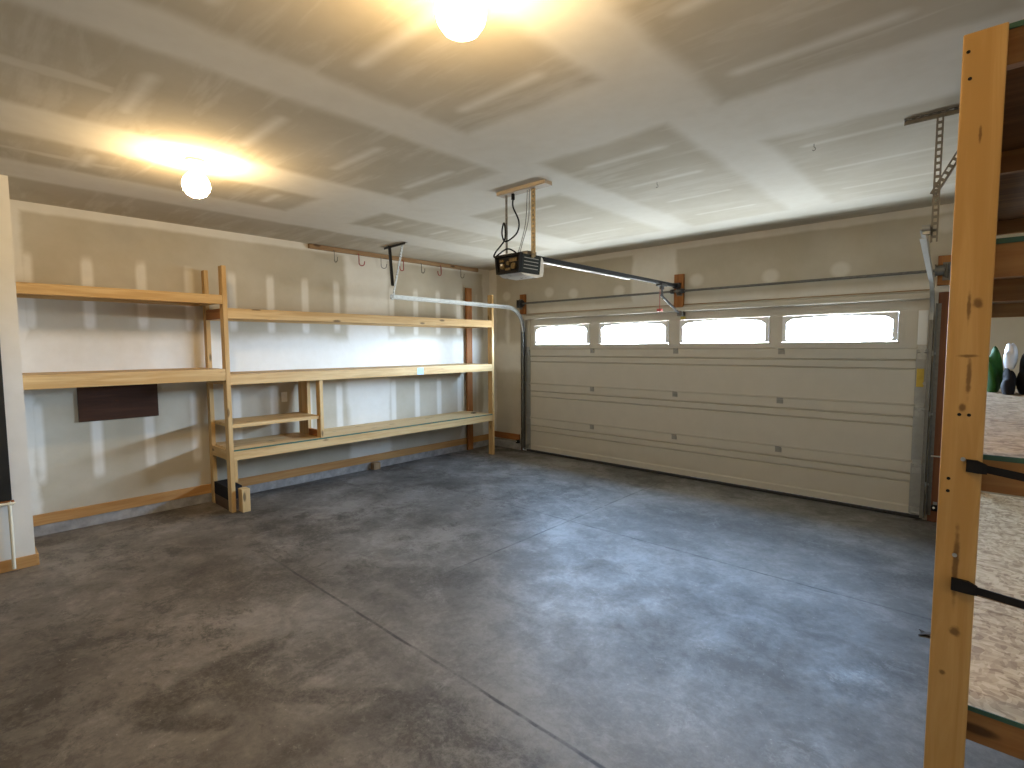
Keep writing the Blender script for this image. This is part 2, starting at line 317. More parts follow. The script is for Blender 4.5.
# ------------------------------------------------------------------ mesh helpers (all in world metres)
class MB:
    def __init__(s): s.b = bmesh.new()
    def box(s, x0, x1, y0, y1, z0, z1, bev=0):
        r = bmesh.ops.create_cube(s.b, size=1)
        for v in r['verts']: v.co = Vector(((x0+x1)/2+v.co.x*(x1-x0), (y0+y1)/2+v.co.y*(y1-y0), (z0+z1)/2+v.co.z*(z1-z0)))
        if bev:
            ed = list({e for v in r['verts'] for e in v.link_edges})
            bmesh.ops.bevel(s.b, geom=ed, offset=bev, segments=2, affect='EDGES', profile=.6)
        return s
    def poly(s, pts, d):                     # polygon of 3d points extruded along vector d
        d = Vector(d); a = [s.b.verts.new(p) for p in pts]; c = [s.b.verts.new(Vector(p)+d) for p in pts]; n = len(pts)
        s.b.faces.new(a); s.b.faces.new(c[::-1])
        for i in range(n): s.b.faces.new((a[i], c[i], c[(i+1) % n], a[(i+1) % n]))
        return s
    def ring(s, outer, inner, d):            # frame between two equal-count loops, extruded
        d = Vector(d); V = s.b.verts.new; n = len(outer)
        o = [V(p) for p in outer]; i = [V(p) for p in inner]; o2 = [V(Vector(p)+d) for p in outer]; i2 = [V(Vector(p)+d) for p in inner]
        for k in range(n):
            q = (k+1) % n
            for f in ((o[k], o[q], i[q], i[k]), (o2[k], i2[k], i2[q], o2[q]), (o[k], o2[k], o2[q], o[q]), (i[k], i[q], i2[q], i2[k])): s.b.faces.new(f)
        return s
    def cyl(s, a, b, r, r2=None, n=16, caps=True):
        a, b = Vector(a), Vector(b); d = b-a; q = d.to_track_quat('Z', 'Y').to_matrix().to_4x4(); q.translation = (a+b)/2
        bmesh.ops.create_cone(s.b, cap_ends=caps, segments=n, radius1=r, radius2=r if r2 is None else r2, depth=d.length, matrix=q); return s
    def bar(s, a, b, w, h, up=(0, 0, 1)):    # straight rectangular bar from a to b
        a, b = Vector(a), Vector(b); d = (b-a).normalized(); sd = d.cross(Vector(up)).normalized(); u = sd.cross(d)
        pts = [a+sd*w/2*i+u*h/2*j for i, j in ((-1, -1), (1, -1), (1, 1), (-1, 1))]
        return s.poly(pts, b-a)
    def sphere(s, c, r, sz=1, u=24, v=14):
        m = Matrix.Translation(c) @ Matrix.Diagonal((1, 1, sz, 1)); bmesh.ops.create_uvsphere(s.b, u_segments=u, v_segments=v, radius=r, matrix=m); return s
    def lathe(s, c, prof, n=28):             # prof: (r, z) list, about a vertical axis through c
        rings = []
        for r, z in prof:
            rings.append([s.b.verts.new((c[0]+r*math.cos(2*PI*i/n), c[1]+r*math.sin(2*PI*i/n), c[2]+z)) for i in range(n)])
        for a, b in zip(rings, rings[1:]):
            for i in range(n): s.b.faces.new((a[i], a[(i+1) % n], b[(i+1) % n], b[i]))
        s.b.faces.new(rings[0][::-1]); s.b.faces.new(rings[-1]); return s
    def tube(s, pts, r, n=8):
        pts = [Vector(p) for p in pts]; prev = None; up = None
        for i, p in enumerate(pts):
            t = (pts[min(i+1, len(pts)-1)]-pts[max(i-1, 0)]).normalized()
            if up is None:
                up = t.orthogonal().normalized()
            up = (up-t*up.dot(t)).normalized(); sd = t.cross(up)
            ring = [s.b.verts.new(p+up*r*math.cos(2*PI*k/n)+sd*r*math.sin(2*PI*k/n)) for k in range(n)]
            if prev:
                for k in range(n): s.b.faces.new((prev[k], prev[(k+1) % n], ring[(k+1) % n], ring[k]))
            else: s.b.faces.new(ring[::-1])
            prev = ring
        s.b.faces.new(prev); return s
    def sweep(s, path, prof):                # prof loop of (n, b): n = in-plane normal, b = world x; path in a plane of constant-ish x
        prev = None
        for i, p in enumerate(path):
            t = (Vector(path[min(i+1, len(path)-1)])-Vector(path[max(i-1, 0)])); t.x = 0; t.normalize()
            nn = Vector((0, -t.z, t.y))
            ring = [s.b.verts.new(Vector(p)+nn*a+Vector((b, 0, 0))) for a, b in prof]
            if prev:
                for k in range(len(prof)): s.b.faces.new((prev[k], prev[(k+1) % len(prof)], ring[(k+1) % len(prof)], ring[k]))
            else: s.b.faces.new(ring[::-1])
            prev = ring
        s.b.faces.new(prev); return s
    def build(s, name, mat, parent=None, smooth=False, label=None):
        me = bpy.data.meshes.new(name); off = Vector((0, 0, 0)); q = parent
        while q: off += q.location; q = q.parent
        bmesh.ops.recalc_face_normals(s.b, faces=s.b.faces)
        if parent is None:                   # origin at the base of the thing itself
            vs = [v.co for v in s.b.verts]; off = Vector(((min(v.x for v in vs)+max(v.x for v in vs))/2, (min(v.y for v in vs)+max(v.y for v in vs))/2, min(v.z for v in vs)))
        bmesh.ops.translate(s.b, verts=s.b.verts, vec=-off)
        if smooth:
            for f in s.b.faces: f.smooth = True
        s.b.to_mesh(me); s.b.free(); me.materials.append(M[mat])
        if smooth:
            try: me.set_sharp_from_angle(angle=math.radians(40))
            except Exception: pass
        o = bpy.data.objects.new(name, me); COL.objects.link(o); o.parent = parent
        if parent is None: o.location = off
        if label: o['label'] = label
        return o
def box(*a, bev=0): return MB().box(*a, bev=bev)
def thing(name, label, cat, loc, group=None, kind=None):
    o = bpy.data.objects.new(name, None); o.empty_display_size = .1; COL.objects.link(o); o.location = loc; tag(o, label, cat, group, kind); return o
def tag(o, label=None, cat=None, group=None, kind=None):
    for k, v in (('label', label), ('category', cat), ('group', group), ('kind', kind)):
        if v: o[k] = v
    return o
def struct(o): o['kind'] = 'structure'; return o

# ------------------------------------------------------------------ room shell
struct(box(-.2, RX+.2, BY-.2, .2, -.1, 0).build('floor', 'floor'))
struct(box(-.2, RX+.2, BY-.2, .2, H, H+.1).build('ceiling', 'ceil'))
struct(box(-.2, 0, NY, .2, 0, H).build('wall_left', 'wall_left'))
struct(box(-.2, NX, BY-.2, NY, 0, H).build('wall_near', 'plain'))
struct(box(RX, RX+.2, BY-.2, .2, 0, H).build('wall_right', 'plain'))
struct(box(NX, RX, BY-.2, BY, 0, H).build('wall_back', 'plain'))
DX0, DX1 = .80, 5.67                        # garage door opening
struct(MB().box(0, DX0-.01, .005, .13, 0, H).box(DX1+.01, RX, .005, .13, 0, H).box(DX0-.01, DX1+.01, .005, .13, 2.135, H).build('wall_front', 'wall_front'))
# concrete stem wall under the framing and the wooden base plates
struct(MB().box(0, .012, NY, 0, 0, .095).build('trim_1', 'stem')); struct(MB().box(.012, .70, -.008, .005, 0, .13).build('trim_2', 'stem'))
struct(box(0, .022, NY, -.03, .095, .19, bev=.003).build('baseboard_left', 'base_y'))
struct(box(.022, .66, -.02, .005, .15, .245, bev=.003).build('baseboard_front', 'stain_x'))
struct(MB().box(NX, NX+.018, BY, NY, 0, .085, bev=.003).build('baseboard_near', 'base_y'))
struct(MB().box(0.02, NX+.018, NY, NY+.018, 0, .085, bev=.003).build('baseboard_return', 'base_x'))
# stained side jamb boards of the door opening and unseen exterior stops added to keep light out
struct(MB().box(5.715, 5.84, -.022, .005, 0, 2.10, bev=.003).build('trim_3', 'jamb'))
struct(MB().box(.69, .725, -.012, .005, 0, 2.05, bev=.003).build('trim_4', 'jamb'))
struct(MB().box(DX0-.01, DX0+.035, .05, .13, 0, 2.135).box(DX1-.035, DX1+.01, .05, .13, 0, 2.135).box(DX0, DX1, .05, .13, 2.09, 2.135).build('trim_5', 'door'))

# ------------------------------------------------------------------ sectional garage door
door = thing('door_1', 'closed white sectional garage door with four arched windows in its top section', 'garage door', (3.235, 0, 0), kind='structure')
door['kind'] = 'structure'
SH = .5325
HX = (2.01, 3.228, 4.425)
for i in range(4):
    z0, z1 = i*SH, (i+1)*SH
    zb = z0+.035 if i == 0 else z0+.006
    m = MB()
    x0, x1 = DX0+.004, DX1-.004
    if i < 3:
        pr = [(.045, zb), (.004, zb)]
        if i == 0: pr += [(.004, z0+.10), (.010, z0+.115)]
        else: pr += [(.008, zb+.004)]
        c, b = z1-.185, z1-.105
        pr += [(.010, c-.018), (.022, c-.014), (.022, c-.006), (.002, c), (.002, b-.016), (.022, b-.010), (.022, b-.002), (0, b+.004), (0, z1-.006), (.006, z1-.002), (.045, z1-.002)]
        m.poly([(x0, y, z) for y, z in pr], (x1-x0, 0, 0))
    else:
        # top section: rails and mullions around the four window openings
        zl, zh = 1.665, 1.945
        m.box(x0, x1, .004, .045, zb, zl); m.box(x0, x1, .004, .045, zh, z1)
        xs = [x0]+[q for a, b in WINDOWS for q in (a-.03, b+.03)]+[x1]
        for k in range(0, len(xs), 2): m.box(xs[k], xs[k+1], .004, .045, zl, zh)
        m.box(5.475, 5.479, .0, .004, 1.67, 1.94); m.box(5.479, 5.57, .0, .004, 1.67, 1.674); m.box(5.479, 5.57, .0, .004, 1.936, 1.94)
    if i: m.box(x0, x1, .018, .042, z0-.02, z0+.02)
    sec = m.build('section', 'door', door)
    for a, b in ((x0, x0+.075), (5.575, x1-.005)):
        e = box(a, b, -.006, .0, zb+.01, z1-.012, bev=.001).build('end_stile', 'door' if i == 3 else 'stile', sec, label='white steel end stile' if i == 3 else 'bare steel end stile')
    if i < 3:
        for hx in HX:
            h = MB().box(hx-.032, hx+.032, -.006, .0, z1-.062, z1-.016).box(hx-.022, hx-.008, -.011, -.005, z1-.05, z1-.03).box(hx+.008, hx+.022, -.011, -.005, z1-.05, z1-.03).cyl((hx-.03, -.010, z1-.006), (hx+.03, -.010, z1-.006), .007, n=10)
            h.build('hinge', 'hinge', sec)
        for hx in (x0+.03, x1-.05):
            h = MB().box(hx-.03, hx+.035, -.013, -.006, z1-.10, z1+.03).cyl((hx-.03, -.02, z1-.03), (hx+.05, -.02, z1-.03), .012, n=10).box(hx-.012, hx+.02, -.03, -.012, z1-.045, z1-.015)
            h.build('end_hinge', 'galv', sec)
    if i == 3:
        for a, b in WINDOWS:
            zl, zh = 1.69, 1.93
            n = 20; outer, inner = [], []
            # loops start lower left: bottom edge, right edge, arch back to the left
            inn = [(a+.012, zl), (b-.012, zl)]; out = [(a-.028, 1.667), (b+.028, 1.667)]
            for k in range(n+1):
                t = k/n; xx = b-.012-(b-a-.024)*t; u = abs(2*t-1)
                zz = 1.922-.026*u*u-(.030*max(0, (u-.88)/.12)**2)
                inn.append((xx, zz)); out.append((b+.028-(b-a+.056)*t, 1.943))
            MB().ring([(x, -.006, z) for x, z in out], [(x, -.006, z) for x, z in inn], (0, .03, 0)).build('window_frame', 'frame', sec)
            box(a-.02, b+.02, .028, .034, 1.672, 1.94).build('pane', 'pane', sec)
            g = MB()
            for q in (.12, .88): g.box(a+(b-a)*q-.004, a+(b-a)*q+.004, .026, .032, zl-.004, 1.905)
            g.box(a+.01, b-.01, .026, .032, zl+.008, zl+.014)
            for q in (.3, .5, .7): g.box(a+(b-a)*q-.003, a+(b-a)*q+.003, .026, .032, zl+.1, zl+.106)
            g.build('grille', 'frame', sec)
        box(5.578, 5.65, -.012, -.006, 1.63, 1.945, bev=.001).build('end_cover', 'frame', sec)
        box(3.285, 3.345, -.008, .0035, 1.955, 1.985).build('sticker', 'yellow', sec, label='yellow sticker')
pts = [(-.060, 2.052), (-.060, 2.068), (-.056, 2.068), (-.056, 2.056), (-.040, 2.056), (-.040, 2.10), (-.006, 2.118), (-.003, 2.118), (-.003, 2.05), (-.012, 2.046), (-.055, 2.046)]
MB().poly([(DX0+.01, y, z) for y, z in pts], (DX1-DX0-.02, 0, 0)).build('strut', 'door', door)
box(DX0+.02, DX1-.02, -.004, .0045, 2.126, 2.133).build('top_seal', 'old_x', door)
MB().box(DX0+.004, DX1-.004, -.012, .045, 0.0, .033, bev=.006).build('bottom_seal', 'rubber', door)
MB().box(5.585, 5.655, -.03, -.006, .04, .11).cyl((5.60, -.035, .06), (5.66, -.035, .06), .012).build('bottom_bracket', 'galv', door)
MB().box(.815, .88, -.03, -.006, .04, .11).cyl((.79, -.035, .06), (.87, -.035, .06), .012).build('bottom_bracket', 'galv', door)
box(5.585, 5.64, -.010, -.006, 1.24, 1.41, bev=.001).build('label_plate', 'brass', door, label='gold label plate on the end stile')
MB().cyl((5.648, -.012, 1.275), (5.648, -.03, 1.275), .014).build('roller_stem', 'galv', door)
MB().box(3.27, 3.33, -.075, -.003, 1.99, 2.05).box(3.255, 3.345, -.008, -.002, 1.99, 2.04).build('arm_bracket', 'galvd', door)

# ------------------------------------------------------------------ door tracks
def track(side, xv, xe, label):
    s = 1 if side == 'l' else -1                     # opening faces the door
    th = thing('door_track', label, 'door track', (xv, -.06, 0), 'garage door tracks')
    R = .36; zt = 2.215; y0 = -.055
    path = [(xv, y0, .03)]+[(xv, y0, .03+(zt-R-.03)*k/6) for k in range(1, 7)]
    path += [(xv, y0-R+R*math.cos(a), zt-R+R*math.sin(a)) for a in [PI/2*k/12 for k in range(1, 13)]]
    n = 8; yl = y0-R; ye = -2.44
    path += [(xv+(xe-xv)*k/n, yl+(ye-yl)*k/n, zt+.02*k/n) for k in range(1, n+1)]
    w, t, d = .026, .0035, .03
    prof = [(-w, 0), (w, 0), (w, s*d), (w-.008, s*d), (w-.008, s*(d-t)), (w-t, s*(d-t)), (w-t, s*t), (-w+t, s*t), (-w+t, s*(d-t)), (-w+.008, s*(d-t)), (-w+.008, s*d), (-w, s*d)]
    cut = 7
    MB().sweep(path[:cut], prof).build('vertical_rail', 'galvd', th, label='dull steel vertical rail')
    MB().sweep(path[cut-1:], prof).build('horizontal_rail', 'galv', th, True, label='bright steel curved and horizontal rail')
    # angle iron that carries the vertical rail on the jamb
    xj = xv-s*.012
    MB().box(min(xj, xj-s*.004), max(xj, xj-s*.004), -.085, -.022, .06, 2.0).box(min(xj, xj-s*.035), max(xj, xj-s*.035), -.0265, -.0225, .06, 2.0).build('jamb_angle', 'galvd', th)
    for z in (.35, 1.0, 1.55):
        MB().box(min(xj, xv), max(xj, xv), -.075, -.035, z-.02, z+.02).cyl((xj-s*.002, -.055, z), (xj-s*.014, -.055, z), .010, n=8).build('bracket', 'galv', th)
    return th, Vector((xe, ye, zt+.02))
def perforated(m, a, b, w=.032, t=.003, up=(1, 0, 0), other=(0, 1, 0)):
    """slotted angle iron from a to b: one solid flange and one flange with real holes"""
    a, b = Vector(a), Vector(b); d = b-a; L = d.length; d.normalize()
    u = Vector(up); u = (u-d*u.dot(d)).normalized(); o = Vector(other); o = (o-d*o.dot(d)); o = (o-u*o.dot(u)).normalized()
    P = lambda s_, q, r: a+d*s_+u*q+o*r
    m.poly([P(0, 0, 0), P(0, 0, w*.8), P(0, t, w*.8), P(0, t, 0)], d*L)
    m.poly([P(0, t, 0), P(0, w*.28, 0), P(0, w*.28, t), P(0, t, t)], d*L); m.poly([P(0, w*.74, 0), P(0, w, 0), P(0, w, t), P(0, w*.74, t)], d*L)
    n = max(2, int(L/.034)); st = L/n
    for k in range(n):
        m.poly([P(k*st, w*.28, 0), P(k*st, w*.74, 0), P(k*st, w*.74, t), P(k*st, w*.28, t)], d*st*.42)
    return m
tl, el_ = track('l', .772, .755, 'steel overhead door track at the left side, running back beneath the hook rail')
tr, er_ = track('r', 5.692, 5.786, 'steel overhead door track at the right side, ending near the wooden rack post')
# left hanger
perforated(MB(), (.44, -2.30, H-.003), (.92, -2.33, H-.003), other=(0, 0, -1), up=(0, 1, 0)).build('ceiling_angle', 'dark', tl)
MB().bar((.64, -2.36, 2.86), (.745, -2.40, 2.37), .034, .004, (1, 0, 0)).bar((.64, -2.345, 2.86), (.745, -2.385, 2.37), .004, .03, (1, 0, 0)).build('brace', 'dark', tl)
perforated(MB(), (.85, -2.33, 2.85), (.735, -2.41, 2.20), up=(1, 0, 0)).build('hanger', 'galv', tl)
# right hanger
perforated(MB(), (5.66, -2.40, H-.003), (6.05, -2.40, H-.003), other=(0, 0, -1), up=(0, -1, 0)).build('ceiling_angle', 'galvd', tr)
perforated(MB(), (5.80, -2.405, H-.01), (5.80, -2.405, 2.19), up=(1, 0, 0)).build('hanger', 'galvd', tr)
perforated(MB(), (5.815, -2.40, 2.44), (6.03, -2.40, H-.02), up=(0, 0, 1)).build('brace', 'galvd', tr)
MB().cyl((5.765, -2.445, 2.262), (5.80, -2.445, 2.262), .018).box(5.768, 5.80, -2.45, -2.40, 2.23, 2.275).build('end_bolt', 'galv', tr)

# ------------------------------------------------------------------ torsion shaft above the door, header boards
tag(box(3.21, 3.325, -.04, .005, 2.09, 2.495, bev=.003).build('header_board', 'stain_z'), 'orange brown board on the wall above the middle of the garage door', 'board', 'header boards above the garage door')
tag(box(.70, .80, -.04, .005, 2.13, 2.43, bev=.003).build('header_board', 'stain_z'), 'short dark orange board at the left end of the torsion shaft', 'board', 'header boards above the garage door')
tag(box(5.70, 5.83, -.04, .005, 2.16, 2.42, bev=.003).build('header_board', 'stain_z'), 'short orange board at the right end of the torsion shaft', 'board', 'header boards above the garage door')
ts = thing('torsion_shaft', 'thin steel torsion shaft spanning the wall just above the garage door', 'door shaft', (3.235, -.10, 2.28))
MB().cyl((.735, -.10, 2.285), (5.76, -.10, 2.285), .0135).build('shaft', 'galvd', ts, True)
for xa, s in ((.77, 1), (5.72, -1)):
    m = MB().cyl((xa-.03, -.10, 2.285), (xa+.03, -.10, 2.285), .045, n=24).cyl((xa-.034, -.10, 2.285), (xa-.028, -.10, 2.285), .056, n=24).cyl((xa+.028, -.10, 2.285), (xa+.034, -.10, 2.285), .056, n=24)
    m.build('cable_drum', 'dark' if s > 0 else 'galvd', ts, True)
    xb = xa-s*.045
    MB().box(xb-.002, xb+.002, -.14, -.04, 2.22, 2.34).box(xb-.03, xb+.03, -.044, -.0405, 2.20, 2.36).build('end_bearing_plate', 'galvd', ts)
MB().box(3.285, 3.289, -.13, -.041, 2.24, 2.318).box(3.25, 3.32, -.045, -.041, 2.23, 2.32).cyl((3.27, -.10, 2.285), (3.31, -.10, 2.285), .028).build('center_bearing', 'galvd', ts, True)
for a in (3.20, 3.335): MB().cyl((a, -.10, 2.285), (a+.035, -.10, 2.285), .026).build('collar', 'dark', ts, True)

# ------------------------------------------------------------------ garage door opener
OX = 3.27
tag(MB().box(3.07, 3.57, -2.995, -2.905, H-.03, H, bev=.003).build('mounting_board', 'whitewood'), 'pale wooden board on the ceiling that carries the opener', 'board')
op = thing('garage_door_opener', 'grey and black motor opener with white light cover hanging from the ceiling', 'door opener', (OX, -2.95, 2.19))
y0, y1, zb, zt = -3.08, -2.83, 2.205, 2.345
def trap(y, w0, w1, a, b): return [(OX-w0/2, y, a), (OX+w0/2, y, a), (OX+w1/2, y, b), (OX-w1/2, y, b)]
MB().poly(trap(y0+.02, .225, .262, zb, zt), (0, y1-y0-.02, 0)).build('chassis', 'grey', op)
for s in (-1, 1):
    for k in range(4):
        z = zb+.032+k*.026; hw = .1125+.0185*(z-zb)/.14+.001
        MB().box(OX+s*hw-.002, OX+s*hw+.002, y0+.05, y1-.03, z, z+.006).build('louvre_stripe', 'hinge', op)
MB().ring(trap(y0-.01, .235, .272, zb-.004, zt+.004), trap(y0-.01, .205, .242, zb+.012, zt-.012), (0, .034, 0)).build('end_bezel', 'black', op)
MB().poly(trap(y0+.013, .20, .237, zb+.014, zt-.014), (0, .008, 0)).build('end_panel', 'black', op)
m = MB()
for dx, dz, r in ((-.06, .055, .022), (.0, .075, .016), (.055, .05, .024)): m.cyl((OX+dx, y0+.014, zb+dz), (OX+dx, y0-.004, zb+dz), r, n=14)
m.box(OX+.01, OX+.09, y0+.002, y0+.014, zb+.085, zb+.11).box(OX-.03, OX+.02, y0+.002, y0+.014, zb+.022, zb+.04).box(OX-.09, OX-.05, y0+.002, y0+.014, zb+.09, zb+.108)
m.build('terminal_parts', 'amber', op)
MB().box(OX-.075, OX-.055, y0-.006, y0+.002, zb+.06, zb+.075).build('label_spot', 'white', op)
prof = [(y0+.02, zb-.004), (y0+.06, zb-.022), (y1-.02, zb-.026), (y1+.035, zb-.012), (y1+.048, zb+.03), (y1+.046, zt-.03), (y1+.03, zt-.004), (y1+.002, zt), (y1+.002, zb), (y1-.01, zb-.004)]
MB().poly([(OX-.118, y, z) for y, z in prof], (.236, 0, 0)).build('light_cover', 'lens', op)
MB().box(OX-.10, OX+.02, y0+.03, y0+.12, zt, zt+.018, bev=.005).build('top_cap', 'white', op, label='white cap on top')
MB().box(OX+.03, OX+.125, -2.99, -2.88, zt, zt+.03, bev=.004).build('rail_bracket', 'galvd', op)
perforated(MB(), (OX+.128, -2.95, H-.03), (OX+.128, -2.95, zt-.02), w=.042, up=(1, 0, 0)).build('hanger', 'strap', op)
perforated(MB(), (OX-.145, -2.95, H-.03), (OX-.145, -2.95, zt-.02), w=.022, up=(1, 0, 0)).build('hanger', 'galvd', op)
MB().bar((OX-.145, -2.945, zt+.004), (OX+.165, -2.945, zt+.004), .03, .006).build('cross_strap', 'galvd', op)
ra, rb = Vector((OX, y1-.06, 2.362)), Vector((3.262, -.05, 2.352))
MB().bar(ra, rb, .042, .034).build('rail', 'rail', op, label='black rail')
dv = Vector((0, 0, -.024)); MB().bar(ra+dv, rb+dv+Vector((0, -1.15, 0)), .018, .010).build('rail_glint', 'lens', op, label='pale strip painted as reflected light beneath the rail')  # stands in for light reflected along the rail's lower edge
MB().box(3.225, 3.30, -.11, -.041, 2.325, 2.385).cyl((3.215, -.085, 2.35), (3.31, -.085, 2.35), .016).build('header_bracket', 'dark', op)
MB().box(3.225, 3.30, -.54, -.40, 2.315, 2.345, bev=.004).box(3.25, 3.28, -.50, -.44, 2.28, 2.32).build('trolley', 'dark', op)
MB().bar((3.262, -.47, 2.30), (3.268, -.44, 2.17), .03, .006, (1, 0, 0)).bar((3.268, -.50, 2.215), (3.30, -.09, 2.025), .03, .008, (1, 0, 0)).build('door_arm', 'dark', op)
cord = [(3.245, -.47, 2.30), (3.243, -.475, 2.2), (3.242, -.47, 2.06)]
MB().tube(cord, .0035).build('release_cord', 'redplastic', op)
MB().box(3.21, 3.275, -.482, -.458, 2.03, 2.06, bev=.006).build('release_handle', 'redplastic', op, label='small red pull handle')
def bez(pts, n=40):
    pts = [Vector(p) for p in pts]; out = []
    for i in range(len(pts)-1):
        p0 = pts[max(i-1, 0)]; p1 = pts[i]; p2 = pts[i+1]; p3 = pts[min(i+2, len(pts)-1)]
        for k in range(8):
            t = k/8; out.append(.5*((2*p1)+(-p0+p2)*t+(2*p0-5*p1+4*p2-p3)*t*t+(-p0+3*p1-3*p2+p3)*t**3))
    out.append(pts[-1]); return out
MB().tube(bez([(3.21, -2.95, H-.07), (3.215, -2.955, 2.74), (3.275, -2.955, 2.62), (3.25, -2.955, 2.53), (3.14, -2.965, 2.48), (3.10, -2.965, 2.55), (3.12, -2.965, 2.63), (3.135, -2.965, 2.58), (3.125, -2.965, 2.49), (3.06, -3.0, 2.40), (3.08, -3.03, 2.355), (3.22, -3.04, 2.40), (3.30, -3.03, 2.37), (3.31, -3.02, 2.345)]), .0065).build('power_cord', 'black', op, True)
MB().cyl((3.21, -2.95, H-.03), (3.21, -2.95, H-.075), .014).build('plug', 'black', op)
MB().tube(bez([(3.36, -2.95, H-.03), (3.345, -2.955, 2.6), (3.31, -2.98, 2.42), (3.29, -3.0, 2.345)]), .003).tube(bez([(3.385, -2.955, H-.03), (3.375, -2.955, 2.62), (3.33, -2.98, 2.43), (3.32, -3.0, 2.345)]), .003).build('low_voltage_wire', 'galvd', op, True)

# ------------------------------------------------------------------ ceiling lights
for nm, (lx, ly), lab in (('ceiling_light', (4.755, -4.90), 'lit bare globe bulb on the ceiling nearest the camera, cut by the top edge'), ('ceiling_light', (2.13, -4.89), 'lit bare globe bulb on the ceiling above the left shelves')):
    t = thing(nm, lab, 'ceiling light', (lx, ly, H), 'bare bulb ceiling lights')
    MB().lathe((lx, ly, H), [(.030, -.060), (.034, -.055), (.036, -.03), (.056, -.018), (.060, -.004), (.060, 0)]).build('lampholder', 'porcelain', t, True)
    MB().lathe((lx, ly, H-.058), [(.013, 0), (.020, -.012), (.042, -.030), (.066, -.056), (.080, -.088), (.083, -.110), (.077, -.140), (.058, -.168), (.031, -.184), (.004, -.188)]).build('bulb', 'bulb', t, True)

# ------------------------------------------------------------------ hook rail under the ceiling
hr = thing('hook_rail', 'long wooden strip with hooks at the top of the left wall', 'hook rail', (.02, -1.68, H-.055))
box(0, .04, -3.07, -.28, H-.058, H-.004, bev=.003).build('strip', 'old_y', hr)
for y, red, tw in ((-2.76, 0, 90), (-2.42, 1, 10), (-2.09, 0, 20), (-1.73, 1, 170), (-1.42, 0, 90), (-1.06, 1, 170), (-.67, 0, 90)):
    c = Vector((.045, y, H-.06)); ax = Vector((math.sin(math.radians(tw)), math.cos(math.radians(tw)), 0))
    p = [c+Vector((-.01, 0, .02)), c+Vector((.01, 0, -.005)), c+Vector((.012, 0, -.07))]
    p += [c+Vector((.012, 0, -.105))+ax*(.035-.035*math.cos(a))+Vector((0, 0, -.03*math.sin(a))) for a in (0, .5, 1, 1.6, 2.1, 2.6, 3.1)]
    p += [c+Vector((.012, 0, -.075))+ax*.075]
    MB().tube(p, .0065 if red else .0045).build('hook', 'red' if red else 'galvd', hr, True, label='red vinyl coated hook' if red else 'bare grey hook')
for (hx, hy), lab in (((4.143, -2.345), 'small steel hook in the ceiling to the right of the opener'), ((5.207, -2.37), 'small steel hook in the ceiling left of the right track hanger')):
    c = Vector((hx, hy, H))
    tag(MB().tube([c, c+Vector((0, 0, -.018)), c+Vector((.008, 0, -.025)), c+Vector((.009, 0, -.035)), c+Vector((0, 0, -.041)), c+Vector((-.008, 0, -.034))], .0022).build('ceiling_hook', 'galvd', None, True), lab, 'hook', 'small ceiling hooks')

# ------------------------------------------------------------------ left wall shelving
FX = .60; BT = .04
YP = -4.212                                           # shared post line
sh = thing('wall_shelf', 'two short pine shelves filling the recess at the far left of the wall', 'shelf', (.3, -4.97, 0))
ya, yb = NY+.002, YP-.032
for zt_, zb_ in ((2.142, 2.055), (1.43, 1.318)):
    d = .014 if zt_ > 2 else .018
    box(0.002, FX, ya, yb, zt_-d, zt_, bev=.001).build('shelf_board', 'pine_y', sh)
    box(FX-BT, FX, ya, yb, zb_, zt_-d, bev=.002).build('front_beam', 'pine_y', sh)
    box(.002, BT, ya, yb, zb_+.01, zt_-d, bev=.002).build('wall_cleat', 'pine_y', sh)
    box(BT, FX-BT, ya, ya+.038, zb_+.01, zt_-d, bev=.002).build('end_rail', 'pine_x', sh)
    box(BT, FX-BT, yb-.038, yb, zb_+.01, zt_-d, bev=.002).build('end_rail', 'pine_x', sh)
ls = thing('storage_shelving', 'long pine shelving with three tiers and tall posts along the left wall', 'shelving', (.3, -2.4, 0))
P0, P1 = YP-.030, YP+.010
YR = -.535
for (xa, xb, a, b, zt_, nm) in ((FX-.089, FX+.002, P0, P1, 2.425, 'front_post'), (.024, .105, P0, P1, 2.43, 'rear_post'), (FX-.089, FX+.002, YR-.02, YR+.02, 2.40, 'front_post'), (.024, .062, -.56, -.45, 2.545, 'rear_post')):
    box(xa, xb, a, b, 0, zt_, bev=.003).build(nm, 'pine_z' if not (nm == 'rear_post' and zt_ > 2.5) else 'stain_z', ls)
for zt_, hb, d in ((2.02, .088, .012), (1.375, .092, .012), (.624, .09, .016)):
    a, b = P1, YR-.02
    box(.002, FX-.004, a, b, zt_-d, zt_, bev=.001).build('shelf_board', 'pale_y' if zt_ < 1 else 'pine_y', ls)
    if zt_ < 1: box(FX-.004, FX, a, b, zt_-d, zt_).build('board_edge', 'green_edge', ls, label='dark green painted board edge')
    bm = box(FX-BT, FX, a, b, zt_-d-hb, zt_-d, bev=.002).build('front_beam', 'pine_y', ls)
    box(.024, BT+.022, a, b, zt_-d-hb, zt_-d, bev=.002).build('wall_cleat', 'pine_y', ls)
    box(.105, FX-.089, P0+.002, P1-.001, zt_-d-hb, zt_-d+.01, bev=.002).build('end_rail', 'stain_x' if zt_ > 2 else 'pine_x', ls)  # top end rail browner: its shade is put into the colour
    box(BT+.022, FX-BT, b-.038, b, zt_-d-hb, zt_-d, bev=.002).build('end_rail', 'pine_x', ls)
    if 1 < zt_ < 2: box(FX-.001, FX+.0015, -1.94, -1.84, zt_-d-hb+.004, zt_-d).build('tape_patch', 'tape', ls, label='pale blue tape patch')
box(FX-.03, FX+.0005, P1+.0005, P1+.03, .30, .53, bev=.002).build('side_cleat', 'pine_z', ls)

